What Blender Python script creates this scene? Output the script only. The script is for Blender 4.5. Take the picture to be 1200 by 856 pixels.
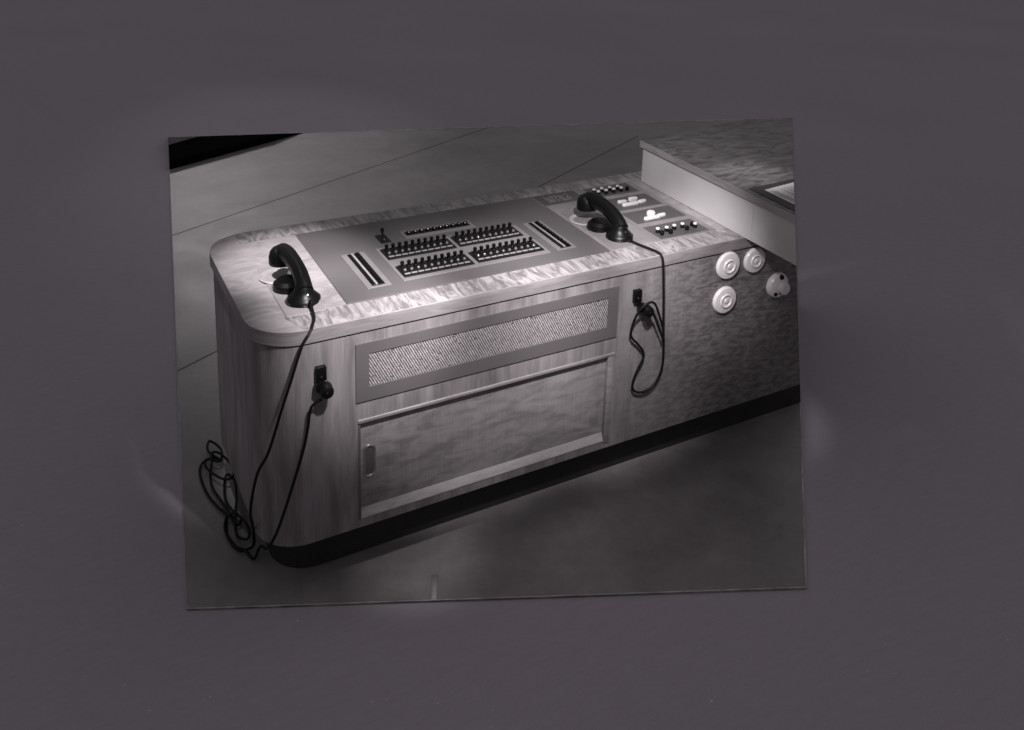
import bpy, bmesh, math, random
from mathutils import Vector, Matrix
R = math.radians
random.seed(7)
for o in list(bpy.data.objects): bpy.data.objects.remove(o)
sc = bpy.context.scene
COL = sc.collection

# ------------------------------------------------------------ camera
cd = bpy.data.cameras.new('camera'); cam = bpy.data.objects.new('camera', cd); COL.objects.link(cam)
cam.location = (-.458, -2.232, 1.955)
cam.rotation_euler = (R(76.52), R(-2.74), R(-31.05))
cd.sensor_width = 36; cd.lens = 36*1120.7/1200
cd.shift_x = (600-686.9)/1200; cd.shift_y = (98-428)/1200
cd.clip_start = .05; cd.clip_end = 300
sc.camera = cam
sc.render.resolution_x = 1024; sc.render.resolution_y = 730
# ------------------------------------------------------------ world + lamps
w = bpy.data.worlds.new('World'); sc.world = w; w.use_nodes = True
bgn = w.node_tree.nodes['Background']
bgn.inputs[0].default_value = (1, .965, .985, 1); bgn.inputs[1].default_value = .165
def spot(name, loc, tgt, power, cone, blend, size, col=(1, .97, .98)):
    l = bpy.data.lights.new(name, 'SPOT'); o = bpy.data.objects.new(name, l); COL.objects.link(o)
    l.energy = power; l.spot_size = R(cone); l.spot_blend = blend; l.shadow_soft_size = size; l.color = col
    o.location = loc
    o.rotation_euler = (Vector(tgt)-Vector(loc)).to_track_quat('-Z', 'Y').to_euler()
    return o
for sx, dx, tz, pw, cone in ((.30, -.08, .68, 275, 21), (.66, .02, .64, 190, 28), (1.05, .46, .66, 190, 29), (1.40, 1.15, .67, 190, 18)):      # downlights in front of the console
    spot('downlight', (sx-dx, -.95, 2.05), (sx, .12, tz), pw, cone, .9, .04)
spot('added_left_top_spot', (-.12, .36, 2.05), (.20, .43, .75), 125, 25, 1.0, .04)  # this and the spots below are added, each to lift one dim area
spot('added_panel_spot', (.45, .42, 2.0), (1.56, .38, .84), 52, 30, 1.0, .05)
spot('desk_spot', (1.66, .14, 2.0), (1.68, .11, .91), 32, 21, 1.0, .04)
spot('far_spot', (1.7, 8.8, 3.3), (.95, 3.45, 0), 1150, 9, 1.0, 1.1, (1, .93, .95))
spot('front_floor_spot', (.40, -.16, 3.2), (.42, -.05, 0), 75, 8.5, 1.0, .05)
sc.view_settings.view_transform = 'Standard'; sc.view_settings.look = 'None'
sc.view_settings.exposure = 0; sc.view_settings.gamma = 1; sc.view_settings.use_curve_mapping = False
sc.render.engine = 'CYCLES'

# ------------------------------------------------------------ materials
def g(v, t=1.0):      # warm purple-grey print tone
    return (v*1.02, v*(1-.065*t), v*(1-.038*t), 1)
class N:
    def __init__(s, name):
        s.m = bpy.data.materials.new(name); s.m.use_nodes = True
        s.t = s.m.node_tree; s.b = s.t.nodes['Principled BSDF']
    def n(s, ty, **kw):
        x = s.t.nodes.new(ty)
        for k, v in kw.items():
            if k in x.inputs: x.inputs[k].default_value = v
            else: setattr(x, k, v)
        return x
    def l(s, a, b): s.t.links.new(a, b)
    def coord(s, scale, rot=(0, 0, 0), loc=(0, 0, 0)):
        c = s.n('ShaderNodeTexCoord'); m = s.n('ShaderNodeMapping')
        m.inputs['Scale'].default_value = scale; m.inputs['Rotation'].default_value = rot; m.inputs['Location'].default_value = loc
        s.l(c.outputs['Object'], m.inputs[0]); return m.outputs[0]
    def noise(s, vec, scale, detail=5, rough=.6, dist=0):
        x = s.n('ShaderNodeTexNoise'); x.inputs['Scale'].default_value = scale; x.inputs['Detail'].default_value = detail
        x.inputs['Roughness'].default_value = rough; x.inputs['Distortion'].default_value = dist
        s.l(vec, x.inputs['Vector']); return x.outputs['Fac']
    def ramp(s, fac, stops, interp='LINEAR'):
        r = s.n('ShaderNodeValToRGB'); e = r.color_ramp; e.interpolation = interp
        while len(e.elements) < len(stops): e.elements.new(.5)
        for el, (p, c) in zip(e.elements, stops): el.position = p; el.color = c if len(c) == 4 else (*c, 1)
        s.l(fac, r.inputs[0]); return r.outputs[0]
    def mix(s, a, b, f, mode='MIX'):
        x = s.n('ShaderNodeMix'); x.data_type = 'RGBA'; x.blend_type = mode
        for i, v in ((0, f), (6, a), (7, b)):
            if hasattr(v, 'node'): s.l(v, x.inputs[i])
            else: x.inputs[i].default_value = v
        return x.outputs[2]
    def bump(s, fac, strength=.1, dist=.002):
        x = s.n('ShaderNodeBump'); x.inputs['Strength'].default_value = strength; x.inputs['Distance'].default_value = dist
        s.l(fac, x.inputs['Height']); s.l(x.outputs[0], s.b.inputs['Normal'])
    def rough(s, v): s.b.inputs['Roughness'].default_value = v
    def col(s, v):
        if hasattr(v, 'node'): s.l(v, s.b.inputs['Base Color'])
        else: s.b.inputs['Base Color'].default_value = v

def plain(name, v, rough=.5, tint=1., metal=0, coat=0, mott=.12, mscale=30):
    a = N(name); vec = a.coord((1, 1, 1))
    f = a.noise(vec, mscale, 4)
    a.col(a.ramp(f, [(.3, g(v*(1-mott), tint)), (.7, g(v*(1+mott), tint))]))
    a.rough(rough); a.b.inputs['Metallic'].default_value = metal; a.b.inputs['Coat Weight'].default_value = coat
    return a.m

def curly(name, lo, hi, scale=(9, 9, 9), rot=(0, 0, 0), contrast=.5, rough=.38, fine=(60, 60, 2), fine_amt=.25, seed=0, spread=.12, dist=1.6):
    """figured veneer: wavy figure bands plus fine pores and soft clouding"""
    a = N(name)
    v1 = a.coord(scale, rot, (seed, seed*.7, seed*.3))
    warp = a.noise(v1, 1.3, 3, .6)
    f1 = a.noise(v1, 2.2, 4, .62, dist)
    big = a.noise(a.coord((1, 1, 1), (0, 0, 0), (seed+3, 0, 0)), 3.2, 3, .55)
    fin = a.noise(a.coord(fine, (0, 0, 0)), 5, 3, .7)
    c = a.ramp(f1, [(.5-spread, g(lo)), (.5, g((lo+hi)/2)), (.5+spread, g(hi))])
    c = a.mix(c, a.ramp(big, [(.35, (.62, .62, .62)), (.65, (1, 1, 1))]), contrast, 'MULTIPLY')
    c = a.mix(c, a.ramp(fin, [(.35, (.7, .7, .7)), (.6, (1, 1, 1))]), fine_amt, 'MULTIPLY')
    a.col(c); a.rough(rough); a.bump(f1, .05, .002)
    a.b.inputs['Coat Weight'].default_value = .12; a.b.inputs['Coat Roughness'].default_value = .25
    return a.m

M = {}
M['top_border'] = curly('figured_border_veneer', .18, .45, (16, 3.6, 9), (0, 0, R(32)), .35, .36, (8, 60, 8), .15, 2, .11)
M['top_field'] = curly('pale_field_veneer', .30, .44, (5, 9, 5), (0, 0, R(10)), .35, .36, (3, 60, 8), .2, 5, .16)
M['edge'] = curly('edge_veneer', .20, .32, (3, 3, 20), (0, 0, 0), .4, .4, (4, 4, 60), .2, 8, .2)
a = N('front_veneer')     # straight grain at the left, blending to a darker blistered figure at the right
def fig(sc_, rot, lo, hi, sp, fine, amt, seed):
    f1 = a.noise(a.coord(sc_, rot, (seed, 0, seed)), 2.2, 4, .6, .5); fn = a.noise(a.coord(fine), 5, 3, .7)
    return a.mix(a.ramp(f1, [(.5-sp, g(lo)), (.5, g((lo+hi)/2)), (.5+sp, g(hi))]), a.ramp(fn, [(.35, (.7, .7, .7)), (.6, (1, 1, 1))]), amt, 'MULTIPLY')
cA = fig((9, 9, 1.4), (0, R(5), 0), .18, .32, .15, (60, 60, 1.0), .65, 11)
cB = fig((12, 12, 34), (0, R(-20), 0), .11, .235, .11, (60, 60, 3), .40, 41)
vv = a.coord((1, 1, 1)); sx_ = a.n('ShaderNodeSeparateXYZ'); a.l(vv, sx_.inputs[0])
nz = a.noise(vv, 7, 3, .6); ad = a.n('ShaderNodeMath', operation='MULTIPLY_ADD'); a.l(nz, ad.inputs[0]); ad.inputs[1].default_value = .35; a.l(sx_.outputs[0], ad.inputs[2])
fx = a.ramp(ad.outputs[0], [(0, (0, 0, 0)), (1, (1, 1, 1))]); mr = a.n('ShaderNodeMapRange'); a.l(ad.outputs[0], mr.inputs[0])
mr.inputs[1].default_value = 1.18; mr.inputs[2].default_value = 1.62
c = a.mix(cA, cB, mr.outputs[0])
big = a.noise(a.coord((1, 1, .6)), 4.2, 3, .55); c = a.mix(c, a.ramp(big, [(.35, (.62,)*3), (.65, (1,)*3)]), .32, 'MULTIPLY')
a.col(c); a.rough(.4); a.b.inputs['Coat Weight'].default_value = .12; a.b.inputs['Coat Roughness'].default_value = .25
M['front'] = a.m
M['door'] = curly('door_veneer', .21, .33, (5, 5, 15.0), (0, R(-20), 0), .42, .36, (60, 60, 1.1), .60, 17, .12, .6)
M['moulding'] = curly('moulding_wood', .36, .50, (4, 4, 20), (0, 0, 0), .3, .35, (4, 4, 60), .2, 23, .2)
M['desk_top'] = curly('dark_figured_veneer', .06, .24, (3.5, 11, 8), (0, 0, R(-22)), .5, .34, (8, 60, 8), .2, 31, .14)
M['desk_edge'] = curly('desk_edge_veneer', .27, .42, (3, 3, 20), (0, 0, 0), .4, .4, (4, 4, 60), .2, 35, .2)
M['panel_white'] = plain('pale_laminate', .55, .55, .35, mott=.04, mscale=6)
M['control'] = plain('grey_control_panel', .115, .45, mott=.05, mscale=7)
M['rack'] = plain('light_grey_plate', .20, .45, mott=.06)
M['left_plate'] = plain('pale_grey_plate', .30, .45, mott=.04)
M['inset'] = plain('dark_inset_panel', .085, .5, mott=.08, mscale=12)
M['legend'] = plain('legend_marks', .40, .5, mott=.3, mscale=200)
M['rim'] = plain('inset_rim', .20, .4, mott=.06)
M['black'] = plain('black_bakelite', .003, .38, coat=0, mott=.1)
M['blackmatt'] = plain('black_rack_base', .008, .4)
M['cordm'] = plain('black_cord', .006, .55, mott=.4, mscale=600)
M['plinth'] = plain('black_plinth_paint', .03, .5)
for k_ in ('black', 'blackmatt', 'cordm', 'plinth'): M[k_].node_tree.nodes['Principled BSDF'].inputs['Specular IOR Level'].default_value = .26 if k_ == 'black' else .2
M['white'] = plain('white_porcelain', .74, .32, .6, coat=.3, mott=.02)
M['label'] = plain('white_label_strip', .30, .5, .6, mott=.05)
M['button_white'] = plain('ivory_button', .72, .3, .6, mott=.03)
M['metal'] = plain('brushed_metal', .6, .28, metal=1, mott=.05)
M['dark_metal'] = plain('tarnished_metal', .75, .25, metal=1, mott=.1)
M['lens'] = plain('lamp_lens', .16, .12, mott=.1, coat=.5)
M['frame_grey'] = plain('grille_frame_grey', .105, .5, mott=.04, mscale=6)
M['mesh_back'] = plain('grille_backing', .09, .7)
M['mesh'] = plain('grille_weave', .42, .5, mott=.25, mscale=60)
M['paper'] = plain('document_paper', .72, .6, .6, mott=.03)
M['ink'] = plain('document_ink', .05, .6)
M['blotter'] = plain('dark_blotter', .03, .45)
M['cab'] = plain('pale_cabinet_board', .30, .6, mott=.25, mscale=12)
M['base_shadow'] = plain('dark_base_and_shadow', .008, .7)
M['print_edge'] = plain('pale_sheet_edge', .5, .6, .5, mott=.45, mscale=14)
M['seam'] = plain('dark_floor_seam', .05, .5)
M['painted_glint'] = plain('painted_floor_reflection', .4, .5, mott=.3, mscale=90)

# floor: dark mottled linoleum with a dull polish
M['base_shadow'].node_tree.nodes['Principled BSDF'].inputs['Specular IOR Level'].default_value = 0
a = N('dark_linoleum')
v = a.coord((1, 1, 1)); f1 = a.noise(v, 1.6, 6, .65); f2 = a.noise(v, 24, 5, .7); f3 = a.noise(a.coord((1, 1, 1), (0, 0, 0), (9, 2, 0)), 4, 7, .7, .4)
c = a.ramp(f1, [(.3, g(.17)), (.7, g(.31))])
c = a.mix(c, a.ramp(f3, [(.35, (.65, .65, .65)), (.65, (1.1, 1.1, 1.1))]), .6, 'MULTIPLY')
c = a.mix(c, a.ramp(f2, [(.3, (.8, .8, .8)), (.7, (1.1, 1.1, 1.1))]), .5, 'MULTIPLY')
spk = a.noise(v, 170, 2, .5)
c = a.mix(c, a.ramp(spk, [(.70, (0, 0, 0)), (.78, (.10, .09, .095))]), .6, 'ADD')
a.col(c); a.l(a.ramp(f3, [(.32, (.34,)*3), (.66, (.48,)*3)]), a.b.inputs['Roughness']); a.bump(f2, .12, .002); a.b.inputs['Coat Weight'].default_value = .25; a.b.inputs['Coat Roughness'].default_value = .34
M['floor'] = a.m
# surround: matt grey card
a = N('grey_card')
v = a.coord((1, 1, 1)); f1 = a.noise(v, .5, 3, .5); f2 = a.noise(v, 260, 2, .6)
c = a.ramp(f1, [(.3, (.410, .366, .427)), (.7, (.438, .391, .456))])
c = a.mix(c, a.ramp(f2, [(.3, (.9, .9, .9)), (.7, (1.05, 1.05, 1.05))]), .5, 'MULTIPLY')
f3 = a.noise(a.coord((2.2, 9, 1), (0, 0, R(-31))), 6, 4, .6)
c = a.mix(c, a.ramp(f3, [(.35, (.97, .97, .97)), (.65, (1.02, 1.02, 1.02))]), 1, 'MULTIPLY')
f4 = a.noise(v, 75, 1, .4); c = a.mix(c, a.ramp(f4, [(.80, (0, 0, 0)), (.83, (.35, .33, .35))]), .6, 'ADD')
a.col(c); a.rough(1.0); a.b.inputs['Specular IOR Level'].default_value = 0.0
M['card'] = a.m

# ------------------------------------------------------------ mesh helpers
def box(bm, x0, x1, y0, y1, z0, z1):
    vs = [bm.verts.new((x, y, z)) for z in (z0, z1) for (x, y) in ((x0, y0), (x1, y0), (x1, y1), (x0, y1))]
    for f in ((3, 2, 1, 0), (4, 5, 6, 7), (0, 1, 5, 4), (1, 2, 6, 5), (2, 3, 7, 6), (3, 0, 4, 7)):
        bm.faces.new([vs[i] for i in f])
def bevbox(bm, x0, x1, y0, y1, z0, z1, b=.0015, seg=2):
    t = bmesh.new(); box(t, x0, x1, y0, y1, z0, z1)
    bmesh.ops.bevel(t, geom=list(t.edges), offset=b, segments=seg, affect='EDGES', profile=.5)
    me = bpy.data.meshes.new('t'); t.to_mesh(me); bm.from_mesh(me); bpy.data.meshes.remove(me); t.free()
def prism(bm, pts, z0, z1, bev=0, seg=3, both=False):
    t = bmesh.new()
    lo = [t.verts.new((x, y, z0)) for x, y in pts]; hi = [t.verts.new((x, y, z1)) for x, y in pts]
    n = len(pts)
    t.faces.new(list(reversed(lo))); t.faces.new(hi)
    for i in range(n): t.faces.new((lo[i], lo[(i+1) % n], hi[(i+1) % n], hi[i]))
    if bev:
        es = [e for e in t.edges if all(abs(v.co.z-z1) < 1e-6 for v in e.verts) or (both and all(abs(v.co.z-z0) < 1e-6 for v in e.verts))]
        bmesh.ops.bevel(t, geom=es, offset=bev, segments=seg, affect='EDGES', profile=.5)
    me = bpy.data.meshes.new('t'); t.to_mesh(me); bm.from_mesh(me); bpy.data.meshes.remove(me); t.free()
def lathe(bm, prof, c=(0, 0, 0), mat=None, n=28):
    mat = mat or Matrix.Identity(3); rings = []
    for r, z in prof:
        if r < 1e-6: rings.append([bm.verts.new(Vector(c)+mat@Vector((0, 0, z)))])
        else: rings.append([bm.verts.new(Vector(c)+mat@Vector((r*math.cos(2*math.pi*i/n), r*math.sin(2*math.pi*i/n), z))) for i in range(n)])
    for A, B in zip(rings, rings[1:]):
        for i in range(n):
            j = (i+1) % n
            if len(A) == 1 and len(B) == 1: continue
            if len(A) == 1: bm.faces.new((A[0], B[j], B[i]))
            elif len(B) == 1: bm.faces.new((A[i], A[j], B[0]))
            else: bm.faces.new((A[i], A[j], B[j], B[i]))
def smooth_path(pts, k=6):
    P = [Vector(p) for p in pts]; out = []
    for i in range(len(P)-1):
        p0 = P[max(i-1, 0)]; p1 = P[i]; p2 = P[i+1]; p3 = P[min(i+2, len(P)-1)]
        for s in range(k):
            t = s/k
            out.append(.5*((2*p1)+(p2-p0)*t+(2*p0-5*p1+4*p2-p3)*t*t+(3*p1-p0-3*p2+p3)*t**3))
    out.append(P[-1]); return out
def tube(bm, pts, r, n=8, flat=1.):
    """r number or list; flat squashes across the sweep frame"""
    L = len(pts); prev = None; up = None; t0 = None
    for i, p in enumerate(pts):
        t = (pts[min(i+1, L-1)]-pts[max(i-1, 0)]).normalized()
        if up is None:
            up = Vector((0, 0, 1)) if abs(t.z) < .9 else Vector((1, 0, 0))
            up = (up-t*up.dot(t)).normalized()
        else:
            up = (up-t*up.dot(t)).normalized()
        s = t.cross(up); rr = r[i] if isinstance(r, list) else r
        ring = [bm.verts.new(p+rr*(s*math.cos(2*math.pi*k/n)+up*flat*math.sin(2*math.pi*k/n))) for k in range(n)]
        if prev:
            for k in range(n): bm.faces.new((prev[k], prev[(k+1) % n], ring[(k+1) % n], ring[k]))
        else: bm.faces.new(list(reversed(ring)))
        prev = ring
    bm.faces.new(prev)
CUT_R = ((-.7319, .6699, -.1247), -1.40383)      # where the piece of room ends on the right
CUT_T = ((-.0751, -.2746, -.9586), -1.22670)     # and at the back
CUT_L = ((.99133, -.13063, -.01451), -.19083)    # and on the left
def cut(bm, planes):
    for nrm, d in planes:
        nv = Vector(nrm)
        bmesh.ops.dissolve_degenerate(bm, dist=1e-7, edges=list(bm.edges))
        r = bmesh.ops.bisect_plane(bm, geom=list(bm.verts)+list(bm.edges)+list(bm.faces), dist=1e-6,
                                   plane_co=nv*d/nv.length_squared, plane_no=-nv, clear_outer=True)
        es = [e for e in r['geom_cut'] if isinstance(e, bmesh.types.BMEdge)]
        if es: bmesh.ops.holes_fill(bm, edges=es)
def obj(name, bm, mat, parent=None, label=None, smooth=False, origin=None, planes=()):
    if planes: cut(bm, planes)
    off = Vector(origin) if origin is not None else (ORG.get(parent.name, Vector()) if parent else Vector())
    if off.length: bmesh.ops.translate(bm, verts=bm.verts, vec=-off)
    bmesh.ops.recalc_face_normals(bm, faces=bm.faces)
    me = bpy.data.meshes.new(name); bm.to_mesh(me); bm.free()
    me.materials.append(M[mat])
    if smooth:
        for p in me.polygons: p.use_smooth = True
        me.set_sharp_from_angle(angle=R(38))
    o = bpy.data.objects.new(name, me); COL.objects.link(o)
    if parent: o.parent = parent
    ORG[o.name] = off
    if not parent: o.location = off
    if label: o['label'] = label
    return o
ORG = {}
def thing(name, label, cat, loc=(0, 0, 0), group=None):
    o = bpy.data.objects.new(name, None); COL.objects.link(o); o.location = loc; o.empty_display_size = .05
    o['label'] = label; o['category'] = cat
    if group: o['group'] = group
    ORG[o.name] = Vector(loc); return o
def struct(o): o['kind'] = 'structure'; return o
B = bmesh.new

# ------------------------------------------------------------ setting
bm = B()
n = 12
for i in range(1): box(bm, -60, 90, -60, 120, -.30, -.006)
struct(obj('ground', bm, 'card'))
QUAD = [(-.186, .053), (1.315, -.659), (4.804, 3.153), (.382, 4.362)]
bm = B(); prism(bm, QUAD, -.0055, 0); fl = struct(obj('floor', bm, 'floor'))
# pale worn edge of the floor sheet
cen = Vector((1.6, 1.6))
def edge_strip(A, Bp, wid0, wid1, z0=-.004, z1=.0015):
    A = Vector(A); Bp = Vector(Bp); d = (Bp-A).normalized(); nn = Vector((-d.y, d.x))
    if nn.dot(cen-A) < 0: nn = -nn
    bm = B(); K = 60; lo = []; hi = []
    for i in range(K+1):
        t = i/K; p = A.lerp(Bp, t); ww = (wid0+(wid1-wid0)*t)*(.55+.6*random.random())
        lo.append((p, p+nn*ww))
    prev = None
    for a_, b_ in lo:
        q = [bm.verts.new((a_.x, a_.y, z0)), bm.verts.new((a_.x, a_.y, z1)), bm.verts.new((b_.x, b_.y, z1)), bm.verts.new((b_.x, b_.y, z0))]
        if prev:
            for k in range(3): bm.faces.new((prev[k], prev[k+1], q[k+1], q[k]))
        prev = q
    struct(obj('floor_edge', bm, 'print_edge', fl))
edge_strip(QUAD[0], QUAD[1], .0022, .0032)
edge_strip(QUAD[1], QUAD[2], .0030, .0060)
edge_strip(QUAD[3], QUAD[2], .010, .014)
edge_strip(QUAD[3], QUAD[0], .0035, .0012)
bm = B(); prism(bm, [(-.1845, .0535), (-.166, .044), (-.174, .052), (-.183, .066)], -.001, .0016); struct(obj('floor_edge', bm, 'label', fl))
def seam(p, q, wd):
    p = Vector(p); q = Vector(q); d = (q-p).normalized(); nn = Vector((-d.y, d.x))*wd
    bm = B(); prism(bm, [tuple(p-nn), tuple(q-nn), tuple(q+nn), tuple(p+nn)], -.002, .0008)
    struct(obj('floor_seam', bm, 'seam', fl, planes=(CUT_L, CUT_R, CUT_T)))
seam((.121, 2.614), (2.45, 3.79), .0035)
seam((-.048, 1.268), (3.35, 3.19), .0035)
a = N('painted_floor_reflection'); co = a.n('ShaderNodeTexCoord'); sp_ = a.n('ShaderNodeSeparateXYZ'); a.l(co.outputs['Generated'], sp_.inputs[0])
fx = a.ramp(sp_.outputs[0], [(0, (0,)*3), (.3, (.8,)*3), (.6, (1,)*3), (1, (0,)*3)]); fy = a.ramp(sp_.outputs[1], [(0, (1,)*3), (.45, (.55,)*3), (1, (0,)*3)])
mk = a.mix(fx, fy, 1.0, 'MULTIPLY'); a.col(a.mix(g(.16), g(.62), mk)); a.rough(.5)  # pale streak: a reflection on the floor, painted as graded colour
M['painted_glint'] = a.m
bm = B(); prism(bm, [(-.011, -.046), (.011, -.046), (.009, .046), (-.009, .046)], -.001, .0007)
o = struct(obj('floor_reflection_streak', bm, 'painted_glint', fl)); o.location = (.4075, -.1760, 0); o.rotation_euler[2] = R(-24)

# ------------------------------------------------------------ console
con = thing('switchboard_console', 'long figured wood switchboard console with rounded left end, key panel and speaker grille', 'switchboard')
def outline(x0, y0, x1, y1, rf, rb, n=12):
    pts = [(x1, y0)]
    pts = []
    for i in range(n+1):
        a_ = R(270-90*i/n); pts.append((x0+rf+rf*math.cos(a_), y0+rf+rf*math.sin(a_)))
    for i in range(n+1):
        a_ = R(180-90*i/n); pts.append((x0+rb+rb*math.cos(a_), y1-rb+rb*math.sin(a_)))
    pts += [(x1, y1), (x1, y0)]
    return list(reversed(pts))
XR = 3.0
# top
bm = B(); prism(bm, outline(-.004, -.004, XR, .702, .125, .13), .712, .750, .003, 2, True)
top = obj('countertop', bm, 'top_field', con, smooth=True, planes=(CUT_R,))
top.data.materials.append(M['edge'])
for p in top.data.polygons:
    if abs(p.normal.z) < .9: p.material_index = 1
def strip(name, planes, mat, z1=.7506):
    bm = B(); prism(bm, outline(.0, .0, XR, .698, .121, .126), .7485, z1); return obj(name, bm, mat, top, planes=planes)
strip('veneer_border', (CUT_R, ((0, -1, 0), -.088), ((1, .35, 0), .12)), 'top_border')
strip('veneer_border', (CUT_R, ((0, 1, 0), .618), ((1, 0, 0), .09)), 'top_border', .7507)
# body, built round the cupboard opening
RX0, RX1, RZ0, RZ1 = .256, 1.067, .144, .451
bm = B()
t = B(); prism(t, outline(.004, 0, XR, .694, .12, .125), .12, .706); cut(t, (((-1, 0, 0), -RX0),))
me = bpy.data.meshes.new('t'); t.to_mesh(me); bm.from_mesh(me); t.free()
box(bm, RX0, RX1, 0, .694, RZ1, .706); box(bm, RX0, RX1, 0, .694, .12, RZ0); box(bm, RX0, RX1, .03, .69, RZ0, RZ1)
t = B(); box(t, RX1, XR, 0, .694, .12, .706); cut(t, (CUT_R,)); t.to_mesh(me); bm.from_mesh(me); t.free()
body = obj('body', bm, 'front', con, smooth=True)
bm = B(); prism(bm, outline(.012, .008, XR, .688, .11, .12), .7055, .7125); obj('shadow_gap', bm, 'plinth', con, planes=(CUT_R,))
bm = B(); prism(bm, outline(.05, .05, XR, .66, .11, .11), 0, .1205); obj('plinth', bm, 'plinth', con, smooth=True, planes=(CUT_R,))

# cupboard
bm = B(); box(bm, RX0+.004, RX1-.010, .010, .0295, RZ0+.002, RZ1-.006)
door = obj('sliding_door', bm, 'door', con)
def stadium(cx, cz, hw, hh, y, n=10):
    pts = []
    for i in range(n+1): a_ = math.pi*i/n; pts.append(Vector((cx+hw*math.cos(a_), y, cz+hh-hw+hw*math.sin(a_))))
    for i in range(n+1): a_ = math.pi+math.pi*i/n; pts.append(Vector((cx+hw*math.cos(a_), y, cz-hh+hw+hw*math.sin(a_))))
    return pts
bm = B(); pts = stadium(.2895, .315, .0150, .047, .0088)
for k in range(len(pts)):
    seg = [pts[k], pts[(k+1) % len(pts)]]
    if (seg[0]-seg[1]).length > 1e-5: tube(bm, seg, .0032, 8)
fp = obj('finger_pull', bm, 'dark_metal', door, smooth=True)
bm = B(); pi = []
for p in stadium(.2895, .315, .0125, .0445, .0094):
    if not pi or (p-pi[-1]).length > 1e-4: pi.append(p)
bm.faces.new([bm.verts.new(p) for p in pi])
obj('pull_recess', bm, 'inset', fp)
# mouldings round the door
bm = B(); bevbox(bm, RX0-.001, RX1+.006, -.004, .0095, RZ1-.009, RZ1+.002, .002, 3); obj('top_moulding', bm, 'edge', con, smooth=True)
bm = B(); bevbox(bm, RX1-.018, RX1+.002, -.004, .0095, RZ0-.004, RZ1-.0095, .002, 2); obj('side_moulding', bm, 'edge', con, smooth=True)
bm = B(); box(bm, RX0-.0005, RX0+.006, -.0012, .0095, RZ0+.001, RZ1-.0095); obj('gap_shade_strip', bm, 'frame_grey', con)  # dark strip standing in for the shade in the gap beside the door
bm = B()
prof = [(-.0015, .146), (-.0015, .149), (.0092, .174), (.0092, .146)]
A_ = [bm.verts.new((RX0+.006, y, z)) for y, z in prof]; B_ = [bm.verts.new((RX1-.019, y, z)) for y, z in prof]
bm.faces.new(A_); bm.faces.new(list(reversed(B_)))
for k in range(4): bm.faces.new((A_[k], B_[k], B_[(k+1) % 4], A_[(k+1) % 4]))
obj('sill', bm, 'moulding', con)

# speaker grille
gr = None
GX0, GX1, GZ0, GZ1 = .250, 1.074, .507, .677; IX0, IX1, IZ0, IZ1 = .286, 1.038, .547, .645
bm = B()
for q in ((GX0, IX0, GZ0, GZ1), (IX1, GX1, GZ0, GZ1), (IX0, IX1, GZ0, IZ0), (IX0, IX1, IZ1, GZ1)): box(bm, q[0], q[1], -.004, .001, q[2], q[3])
bmesh.ops.remove_doubles(bm, verts=bm.verts, dist=1e-6)
gr = obj('speaker_grille', bm, 'frame_grey', con)
bm = B(); box(bm, IX0, IX1, -.0008, .0005, IZ0, IZ1); obj('grille_backing', bm, 'mesh_back', gr)
bm = B(); cw, chh = .0070, .0050; cols = int((IX1-IX0)/cw); rows = int((IZ1-IZ0)/chh)
for j in range(rows):
    for i in range(cols+1):
        if random.random() < .015: continue
        cx = IX0+(i+.5*((j*1.25) % 2))*cw+random.uniform(-.0006, .0006); cz = IZ0+(j+.5)*chh+random.uniform(-.0004, .0004)
        ln = random.uniform(.0028, .0034)*(1 if (i//2+j//2) % 2 else .62); wd = random.uniform(.0010, .0015); an = R(random.uniform(-66, -50))
        dx, dz = math.cos(an)*ln, math.sin(an)*ln; nx, nz = -math.sin(an)*wd, math.cos(an)*wd
        q = [(cx-dx-nx, cz-dz-nz), (cx+dx-nx, cz+dz-nz), (cx+dx+nx, cz+dz+nz), (cx-dx+nx, cz-dz+nz)]
        q = [(min(max(x_, IX0+.0002), IX1-.0002), min(max(z_, IZ0+.0002), IZ1-.0002)) for x_, z_ in q]
        yy = -.0022+random.uniform(0, .0006)
        f_ = [bm.verts.new((x_, yy, z_)) for x_, z_ in q]; b_ = [bm.verts.new((x_, -.0007, z_)) for x_, z_ in q]
        bm.faces.new(f_)
        for k in range(4): bm.faces.new((f_[k], b_[k], b_[(k+1) % 4], f_[(k+1) % 4]))
obj('woven_mesh', bm, 'mesh', gr)

# control panel on top
ZP = .7518
bm = B(); bevbox(bm, .259, 1.093, .091, .614, .749, ZP, .0006, 1); cp = obj('control_panel', bm, 'control', con)
bm = B()
for q in ((.2565, .2588, .0888, .6162), (1.0932, 1.0965, .0888, .6162), (.2588, 1.0932, .0888, .0908), (.2588, 1.0932, .6142, .6162)):
    box(bm, q[0], q[1], q[2], q[3], .749, .7515)
obj('panel_joint', bm, 'frame_grey', cp)
ZR = ZP+.0016
def plate(x0, x1, y0, y1, mat='rack', par=None, z=ZR, name='mounting_plate', z0=.751):
    bm = B(); bevbox(bm, x0, x1, y0, y1, z0, z, .0005, 1); return obj(name, bm, mat, par or cp)
kp = plate(.442, .920, .157, .402)
rack_spots = [(.451, .669, .307, .385), (.681, .899, .309, .396), (.451, .670, .176, .250), (.683, .906, .178, .262)]
rack_spots = [(.451, .671, .306, .386), (.683, .903, .308, .390), (.451, .671, .174, .252), (.685, .909, .177, .256)]
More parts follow.
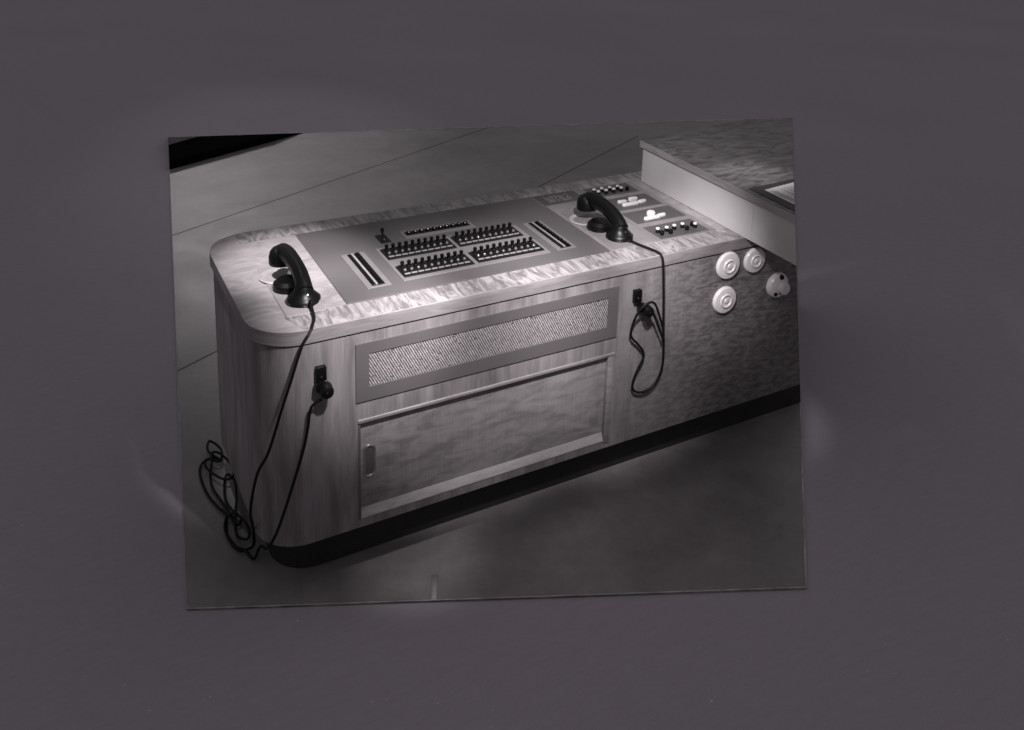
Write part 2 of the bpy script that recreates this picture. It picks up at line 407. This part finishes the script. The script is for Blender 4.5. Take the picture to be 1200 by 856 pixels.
# lever and lamp shapes, once
def lever_bm():
    bm = B(); bevbox(bm, -.0052, .0052, -.006, .006, 0, .004, .001, 1)
    lathe(bm, [(0, .003), (.0048, .004), (.0046, .008), (.0056, .011), (.0062, .0145), (.0058, .0175), (.0035, .0195), (0, .020)], n=12); return bm
def lens_bm():
    bm = B(); lathe(bm, [(.0046, 0), (.0046, .002), (.0040, .0042), (.0022, .0058), (0, .0062)], n=12); return bm
proto = {}
def place(kind, fn, mat, par, x, y, z, label=None):
    lo = Vector((x, y, z))-ORG.get(par.name, Vector())
    if kind not in proto:
        o = obj(kind, fn(), mat, par, smooth=True, origin=(0, 0, 0)); o.location = lo; proto[kind] = o
    else:
        o = proto[kind].copy(); COL.objects.link(o); o.parent = par; o.location = lo
        if 'label' in o: del o['label']
    if label: o['label'] = label
    return o
for (x0, x1, y0, y1) in rack_spots:
    bm = B(); bevbox(bm, x0, x1, y0, y1, .752, ZR+.0028, .0008, 1)
    rk = obj('key_rack', bm, 'blackmatt', kp.parent)
    ly = y0+.017
    n = 10; pw = (x1-x0-.012)/n
    bm = B()
    for k in range(n): box(bm, x0+.007+k*pw, x0+.007+(k+.82)*pw, ly-.0035, ly+.0035, ZR+.002, ZR+.0040)
    obj('label_strip', bm, 'label', rk)
    for k in range(n):
        x = x0+.006+(k+.5)*pw
        place('lever_key', lever_bm, 'black', rk, x, y1-.014, ZR+.0026)
        place('indicator_lamp', lens_bm, 'lens', rk, x, y0+.041, ZR+.0026)
# lamp row behind the keys
sp = plate(.556, .796, .440, .502)
bm = B(); bevbox(bm, .566, .783, .459, .486, .752, ZR+.002, .0006, 1); lr = obj('lamp_row', bm, 'blackmatt', sp.parent)
def socket_bm():
    bm = B(); lathe(bm, [(.0085, 0), (.0085, .004), (.0070, .0060), (.0050, .0050), (.0040, .0020), (0, .0020)], n=16); return bm
def pip_bm():
    bm = B(); lathe(bm, [(.0036, 0), (.0034, .003), (.002, .0045), (0, .0048)], n=10); return bm
for k in range(10):
    x = .566+.0105+k*.0217
    place('lamp_socket', socket_bm, 'black', lr, x, .4725, ZR+.0018)
    place('lamp_cap', pip_bm, 'metal', lr, x, .4715, ZR+.0036)
# two fore-and-aft strips of small buttons either side of a white label strip
def cap_bm():
    bm = B(); bevbox(bm, -.0055, .0055, -.0088, .0088, 0, .0045, .0012, 2); return bm
for (x0, x1, y0, y1, px0, px1, bumps) in ((.352, .389, .161, .392, .335, .405, .0), (.964, 1.001, .169, .392, .946, 1.014, 1)):
    plate(px0, px1, y0-.009, y1+.008)
    bm = B(); bevbox(bm, x0, x1, y0, y1, .752, ZR+.0018, .0006, 1); bs = obj('button_strip', bm, 'blackmatt', cp)
    bm = B(); xm = x0+.0135; box(bm, xm-.0030, xm+.0030, y0+.002, y1-.002, ZR+.001, ZR+.0042); obj('label_strip', bm, 'label', bs)
    for k in range(10):
        y = y0+.0115+k*(y1-y0-.023)/9
        place('push_button', cap_bm, 'black', bs, x1-.0085, y, ZR+.0016)
    bm = B(); bevbox(bm, x0+.001, xm-.004, y0+.002, y1-.002, ZR+.001, ZR+.0035, .001, 1); obj('cover_strip', bm, 'black', bs)
# single lever switch
bm = B(); bevbox(bm, .474, .507, .436, .500, .7515, ZR+.001, .0008, 1); sw = obj('lever_switch', bm, 'blackmatt', cp)
bm = B(); t_ = [Vector((.4905, .466, ZR)), Vector((.4905, .472, ZR+.012)), Vector((.491, .478, ZR+.024))]
tube(bm, t_, [.0035, .003, .0055], 12); lathe(bm, [(.0055, 0), (.0062, .004), (.0048, .008), (0, .0095)], (.491, .478, ZR+.0235), n=14)
obj('switch_handle', bm, 'black', sw, smooth=True)
bm = B(); lathe(bm, [(.0035, 0), (.003, .0015), (0, .002)], (.4905, .458, ZR+.001), n=10); obj('screw', bm, 'metal', sw, smooth=True)

# right-hand field with five dark inset panels
bm = B(); bevbox(bm, 1.0975, 1.520, .091, .6165, .749, .7514, .0004, 1); rf = obj('right_field', bm, 'edge', con)
insets = [(1.094, 1.264, .515, .612), (1.304, 1.490, .513, .605), (1.309, 1.494, .367, .479), (1.300, 1.502, .238, .342), (1.297, 1.494, .098, .206)]
IP = []
for (x0, x1, y0, y1) in insets:
    bm = B(); bevbox(bm, x0-.0045, x1+.0045, y0-.0045, y1+.0045, .7505, .7520, .0004, 1); rim = obj('inset_panel', bm, 'rim', con)
    bm = B(); bevbox(bm, x0, x1, y0, y1, .7508, .7526, .0004, 1); IP.append(obj('panel_plate', bm, 'inset', rim))
bm = B(); bevbox(bm, 1.277, 1.291, .095, .612, .7505, .7519, .0004, 1); obj('divider_strip', bm, 'rack', con)
ZI = .7526
bm = B()
for j in range(5):
    for i in range(13):
        if random.random() < .75:
            x = 1.126+i*.0078+random.uniform(-.001, .001); y = .538+j*.0125
            box(bm, x, x+random.uniform(.003, .0055), y, y+.0045, ZI-.0004, ZI+.0006)
obj('engraved_legend', bm, 'legend', IP[0])
def wbtn_base():
    bm = B(); lathe(bm, [(.0078, 0), (.0078, .003), (.0068, .0045), (.0068, .0125), (0, .0125)], n=16); return bm
def wbtn_cap():
    bm = B(); lathe(bm, [(.0066, 0), (.0072, .002), (.0066, .0048), (.0040, .0062), (0, .0066)], n=16); return bm
def bbtn():
    bm = B(); lathe(bm, [(.0072, 0), (.0072, .012), (.0060, .0150), (0, .0158)], n=16); return bm
P2 = [(1.311, .560), (1.316, .538), (1.344, .560), (1.349, .538), (1.378, .559), (1.382, .538), (1.412, .558), (1.415, .538)]
for x, y in P2:
    b_ = place('push_key', wbtn_base, 'black', IP[1].parent, x+.010, y-.004, ZI-.0008); place('white_cap', wbtn_cap, 'button_white', b_, x+.010, y-.004, ZI+.0115)
    ORG[b_.name] = Vector()
def place_in(b_, kind, fn, mat): pass
for o in list(bpy.data.objects):      # caps sit in their key's own coordinates
    if o.name.startswith('white_cap'): o.location = (0, 0, .0122)
place('black_push_button', bbtn, 'black', IP[1].parent, 1.452, .535, ZI-.0008)
for x, y in [(1.303, .138), (1.337, .135), (1.371, .139), (1.405, .139), (1.446, .123)]:
    b_ = place('push_key', wbtn_base, 'black', IP[4].parent, x+.016, y+.012, ZI-.0008)
    c_ = proto['white_cap'].copy(); COL.objects.link(c_); c_.parent = b_; c_.location = (0, 0, .0122)
for x, y in [(1.302, .119), (1.336, .117), (1.405, .120), (1.443, .142)]:
    place('black_push_button', bbtn, 'black', IP[4].parent, x+.018, y+.008, ZI-.0008)
def capsule(name, x0, y0, x1, y1, r, par, h=.008):
    bm = B(); d = Vector((x1-x0, y1-y0)).normalized(); n_ = 8; pts = []
    a0 = math.atan2(d.y, d.x)
    for i in range(n_+1): a_ = a0-math.pi/2+math.pi*i/n_; pts.append((x1+r*math.cos(a_), y1+r*math.sin(a_)))
    for i in range(n_+1): a_ = a0+math.pi/2+math.pi*i/n_; pts.append((x0+r*math.cos(a_), y0+r*math.sin(a_)))
    prism(bm, pts, ZI-.0004, ZI+h, .003, 3); return obj(name, bm, 'button_white', par, smooth=True)
k3 = IP[2].parent
capsule('white_key', 1.354, .434, 1.374, .432, .0085, k3); capsule('white_key', 1.402, .436, 1.420, .434, .0090, k3, .012)
capsule('white_key', 1.353, .402, 1.405, .402, .0085, k3); capsule('white_key', 1.424, .408, 1.442, .410, .0085, k3)
k4 = IP[3].parent
capsule('white_key', 1.350, .262, 1.400, .262, .0080, k4); capsule('white_key', 1.408, .268, 1.428, .270, .0080, k4)
bm = B(); lathe(bm, [(.0150, 0), (.0155, .006), (.0150, .012), (.0120, .0155), (0, .0165)], (1.388, .288, ZI-.0004), n=24); obj('round_white_key', bm, 'button_white', k4, smooth=True)
bm = B(); lathe(bm, [(.0075, 0), (.0075, .002), (.0050, .0025), (.0045, .0008), (0, .0008)], (1.508, .042, .7511), n=18); obj('keyhole', bm, 'metal', con, smooth=True)

# cradles let into the top, one for each handset
def cradle(ox, oy, wide):
    bm = B(); bevbox(bm, ox-.062, ox+wide, oy-.068, oy+.262, .7508, .7524, .0006, 1)
    cr = obj('handset_cradle', bm, 'rack' if ox > 1 else 'left_plate', con)
    bm = B(); lathe(bm, [(.052, 0), (.053, .002), (.048, .0045), (.041, .003), (.036, -.0002), (0, -.0002)], (ox-.022, oy+.185, .7522), n=36)
    obj('cradle_ring', bm, 'moulding', cr, smooth=True)
    bm = B(); lathe(bm, [(.039, 0), (.042, .006), (.040, .019), (.030, .028), (0, .029)], (ox-.016, oy+.098, .7520), n=30)
    obj('cradle_cushion', bm, 'black', cr, smooth=True)
    bm = B(); lathe(bm, [(.040, 0), (.041, .002), (.034, .006), (.031, .002), (0, .002)], (ox, oy, .7522), n=30)
    obj('mouthpiece_rest', bm, 'metal', cr, smooth=True)
cradle(.158, .150, .040); cradle(1.176, .162, .030)

# porcelain sockets on the front
MY = Matrix(((1, 0, 0), (0, 0, -1), (0, 1, 0)))       # lathe axis along -y
def round_socket(x, z, r, label, kind=0):
    bm = B(); lathe(bm, [(r*.98, 0), (r, .004), (r*.97, .009), (r*.90, .0125), (r*.60, .0145), (r*.57, .0120), (r*.54, .0140), (r*.50, .0180), (r*.46, .0190), (r*.40, .0180), (r*.36, .0150), (r*.2, .0150), (r*.16, .018), (0, .019)] if kind == 0 else
                    [(r*.98, 0), (r, .004), (r*.97, .012), (r*.86, .0185), (r*.5, .0225), (0, .0235)], (x, .0005, z), MY, 48)
    s_ = obj('porcelain_socket', bm, 'white', con, label, smooth=True)
    if kind == 1:
        bm = B(); lathe(bm, [(.0215, .014), (.0215, .034), (.019, .038), (.010, .0385), (0, .0385)], (x+.012, 0, z-.006), MY, 32); obj('socket_boss', bm, 'white', s_, smooth=True)
        for hx, hz, hr in ((.004, .034, .0085), (-.018, -.024, .0065), (.002, -.0245, .004)):
            bm = B(); lathe(bm, [(hr, .016), (hr, .0240), (hr*.7, .0244), (0, .0244)], (x+hx, 0, z+hz), MY, 18); obj('contact_hole', bm, 'black', s_, smooth=True)
round_socket(1.500, .664, .048, 'round white porcelain socket, upper left of the four beside the desk')
round_socket(1.498, .541, .048, 'round white porcelain socket, lowest of the four')
round_socket(1.614, .661, .045, 'round white porcelain socket, upper right, half under the desk edge')
round_socket(1.728, .548, .046, 'white socket with dark contact holes and raised boss', 1)
for x, z in ((.1565, .622), (1.141, .632)):
    bm = B(); bevbox(bm, x-.0135, x+.0135, -.014, .001, z-.020, z+.020, .0015, 2); jk = obj('jack_socket', bm, 'black', con, smooth=True)
    bm = B(); lathe(bm, [(.0022, .0142), (.002, .0155), (0, .016)], (x, 0, z-.006), MY, 10); obj('screw', bm, 'metal', jk, smooth=True)

# ------------------------------------------------------------ handsets
def handset(label, loc, rotz, cord, plug):
    t = thing('telephone_handset', label, 'handset', loc, 'black handsets resting on the console top')
    Lc = Matrix.Translation(loc)@Matrix.Rotation(rotz, 4, 'Z')
    def put(name, bm, mat='black', par=None):
        bmesh.ops.transform(bm, matrix=Lc, verts=bm.verts); return obj(name, bm, mat, par or t, smooth=True)
    tilt = Matrix.Rotation(R(0), 3, 'X')
    # mouthpiece bell at the origin, earpiece cap behind and a little to the left
    bm = B(); lathe(bm, [(0, 0), (.041, 0), (.0445, .003), (.044, .007), (.038, .013), (.030, .021), (.0245, .031), (.022, .044), (.014, .054), (0, .057)], (0, 0, .006), tilt, 36); put('mouthpiece', bm)
    E = (-.009, .188, .034); te = Matrix.Rotation(R(-6), 3, 'X')
    bm = B(); lathe(bm, [(0, 0), (.032, 0), (.0360, .003), (.0368, .008), (.0362, .024), (.0325, .039), (.025, .049), (.012, .055), (0, .056)], E, te, 36); put('earpiece', bm)
    path = smooth_path([(-.009, .190, .060), (-.006, .172, .072), (-.002, .135, .077), (.001, .09, .073), (.003, .045, .062), (.002, .012, .046), (.001, -.004, .032)], 6)
    n_ = len(path); rr = [.0198+.0045*abs(2*i/(n_-1)-1)**2 for i in range(n_)]
    bm = B(); tube(bm, path, rr, 16, 1.35); h = put('handle', bm)
    bm = B(); lathe(bm, [(.0022, 0), (.0024, .001), (0, .0016)], (.004, -.0275, .0305), Matrix.Rotation(R(60), 3, 'X'), 10); put('screw', bm, 'metal', h)
    bm = B(); lathe(bm, [(0, -.012), (.0075, -.011), (.0080, 0), (.0065, .012), (0, .013)], (.008, -.044, .014), Matrix.Rotation(R(75), 3, 'X'), 14); put('cord_sleeve', bm)
    bm = B(); tube(bm, smooth_path(cord, 7), .0039, 8); obj('cord', bm, 'cordm', t, smooth=True)
    px, pz = plug
    bm = B(); lathe(bm, [(0, 0), (.017, 0), (.019, .004), (.019, .012), (.0175, .016), (.0175, .028), (.0150, .034), (.008, .037), (0, .0375)], (px, -.010, pz), MY, 28)
    lathe(bm, [(.0145, 0), (.0155, .004), (.0145, .018), (0, .020)], (px-.011, -.005, pz+.007), MY, 24)
    p_ = obj('plug', bm, 'black', t, smooth=True)
    bm = B(); lathe(bm, [(.0022, .037), (.002, .0392), (0, .0396)], (px-.002, -.008, pz+.003), MY, 8); obj('screw', bm, 'metal', p_, smooth=True)
    return t
c1 = [(.164, .108, .766), (.163, .090, .762), (.155, .040, .757), (.140, .002, .757), (.128, -.016, .748), (.107, -.022, .72), (.076, -.022, .626), (.052, -.022, .555), (.017, -.022, .446), (-.012, -.015, .385), (-.028, .0, .281), (-.014, .06, .19),
      (.010, .17, .075), (.014, .19, .022), (.003, .194, .009), (-.023, .198, .008), (-.036, .236, .008), (-.041, .290, .008), (-.028, .360, .012), (-.041, .412, .010), (-.056, .484, .008), (-.061, .563, .008), (-.055, .630, .008), (-.032, .662, .010),
      (-.007, .648, .018), (.009, .620, .024), (-.008, .643, .028), (-.019, .696, .022), (-.008, .742, .022), (.008, .721, .022), (.018, .663, .026), (.001, .607, .030), (-.030, .640, .026), (-.040, .600, .024), (-.010, .520, .028), (.020, .505, .032), (.030, .560, .034), (.008, .640, .036), (-.014, .655, .034), (-.022, .610, .032), (-.030, .585, .022), (-.036, .560, .016), (-.039, .504, .014), (-.028, .423, .016), (-.018, .350, .020), (-.010, .300, .014),
      (.006, .32, .018), (-.013, .370, .024), (-.017, .427, .022), (-.006, .497, .022), (.010, .540, .022), (.022, .49, .030), (.010, .40, .034), (-.012, .315, .026), (-.018, .252, .016), (.004, .225, .018), (.014, .262, .024), (-.004, .330, .030), (-.030, .335, .026), (-.044, .290, .016), (-.030, .215, .012), (-.011, .191, .010), (.003, .146, .010), (.018, .165, .014),
      (.025, .150, .04), (.022, .06, .10), (.030, -.008, .185), (.056, -.014, .261), (.101, -.016, .405), (.117, -.016, .475), (.125, -.018, .532), (.138, -.024, .553), (.152, -.030, .562)]
handset('black handset at the rounded end, its cord trailing down to a coil on the floor', (.158, .150, .7525), R(0), c1, (.164, .582))
c2 = [(1.186, .122, .766), (1.190, .105, .760), (1.205, .065, .757), (1.218, .020, .757), (1.222, -.008, .752), (1.226, -.016, .72), (1.237, -.014, .623), (1.246, -.013, .513), (1.256, -.012, .391), (1.246, -.012, .335), (1.222, -.012, .302), (1.183, -.012, .290), (1.150, -.012, .303), (1.141, -.012, .330),
      (1.154, -.012, .370), (1.176, -.012, .411), (1.173, -.012, .437), (1.151, -.013, .467), (1.126, -.015, .495), (1.118, -.018, .520), (1.123, -.024, .560), (1.134, -.036, .598), (1.160, -.040, .618), (1.190, -.034, .607), (1.216, -.026, .560), (1.238, -.024, .500), (1.240, -.024, .470), (1.225, -.026, .500), (1.196, -.030, .560), (1.180, -.034, .580)]
handset('black handset beside the dark inset panels, its cord looping down the console front', (1.176, .162, .7525), R(0), c2, (1.168, .585))

# ------------------------------------------------------------ desk standing across the right end
dk = thing('desk', 'dark figured desk top with pale side panel lying across the right end of the console', 'desk', (1.56, 0, .7515))
bm = B(); prism(bm, [(1.560, -.0355), (3.6, -.0355), (3.6, .900), (1.560, .600)], .7518, .8835); obj('side_panel', bm, 'panel_white', dk, planes=(CUT_R, CUT_T))
bm = B(); prism(bm, [(1.5604, -.95), (3.6, -.95), (3.6, -.0365), (1.5604, -.0365)], .7522, .8835); obj('side_panel', bm, 'panel_white', dk, planes=(CUT_R, CUT_T))
bm = B(); prism(bm, [(1.564, -.94), (3.6, -.94), (3.6, .89), (1.564, .596)], .8825, .8865); obj('shadow_gap', bm, 'plinth', dk, planes=(CUT_R, CUT_T))
bm = B(); prism(bm, [(1.551, -.96), (3.7, -.96), (3.7, .928), (1.551, .612)], .8860, .9130, .002, 2, True)
dt = obj('desktop', bm, 'desk_top', dk, planes=(CUT_R, CUT_T))
dt.data.materials.append(M['desk_edge'])
for p in dt.data.polygons:
    if abs(p.normal.z) < .8: p.material_index = 1
bl = B(); prism(bl, [(1.571, -.40), (2.2, -.40), (2.2, .055), (1.576, .012)], .9128, .9150, .0006, 1)
o = obj('desk_blotter', bl, 'blotter', planes=(CUT_R, CUT_T)); o['label'] = 'dark blotter pad under the printed sheet on the desk'; o['category'] = 'blotter'
pg = thing('printed_sheet', 'white printed sheet with dark lines of text on the dark blotter', 'paper', (1.61, -.02, .915))
bm = B(); prism(bm, [(1.607, -.30), (2.1, -.30), (2.1, .036), (1.613, -.021)], .9151, .9160); obj('sheet', bm, 'paper', pg, planes=(CUT_R, CUT_T))
bm = B()
def txt(x, y0, y1, wd):       # lines of type run front to back
    y = y1
    while y > y0:
        l_ = random.uniform(.004, .010); box(bm, x, x+wd, y-l_, y, .9158, .9163); y -= l_+random.uniform(.002, .004)
for k, x in enumerate((1.624, 1.631, 1.638)): txt(x, -.20, -.040-.004*k, .0026)
for k, x in enumerate((1.668, 1.675)): txt(x, -.16, -.040, .0020)
for x in (1.690, 1.700, 1.710, 1.720): txt(x, -.12, -.030, .0024)
obj('text_lines', bm, 'ink', pg, planes=(CUT_R, CUT_T))

# ------------------------------------------------------------ piece of cabinet at the far left corner
cb = thing('far_cabinet', 'corner of a pale cabinet on a dark base that includes its modelled floor shadow at the far left', 'cabinet', (.5, 4.2, 0))
bm = B(); prism(bm, [(.0, 3.53), (1.42, 4.235), (1.42, 6), (.0, 6)], .0, .05); obj('base_with_shadow', bm, 'base_shadow', cb, planes=(CUT_L, CUT_T))  # dark slab drawn forward to stand in for the cabinet's floor shadow too
bm = B(); prism(bm, [(.10, 3.875), (.80, 4.303), (.80, 6), (.10, 6)], .0502, .50); obj('cabinet_board', bm, 'cab', cb, planes=(CUT_L, CUT_T))
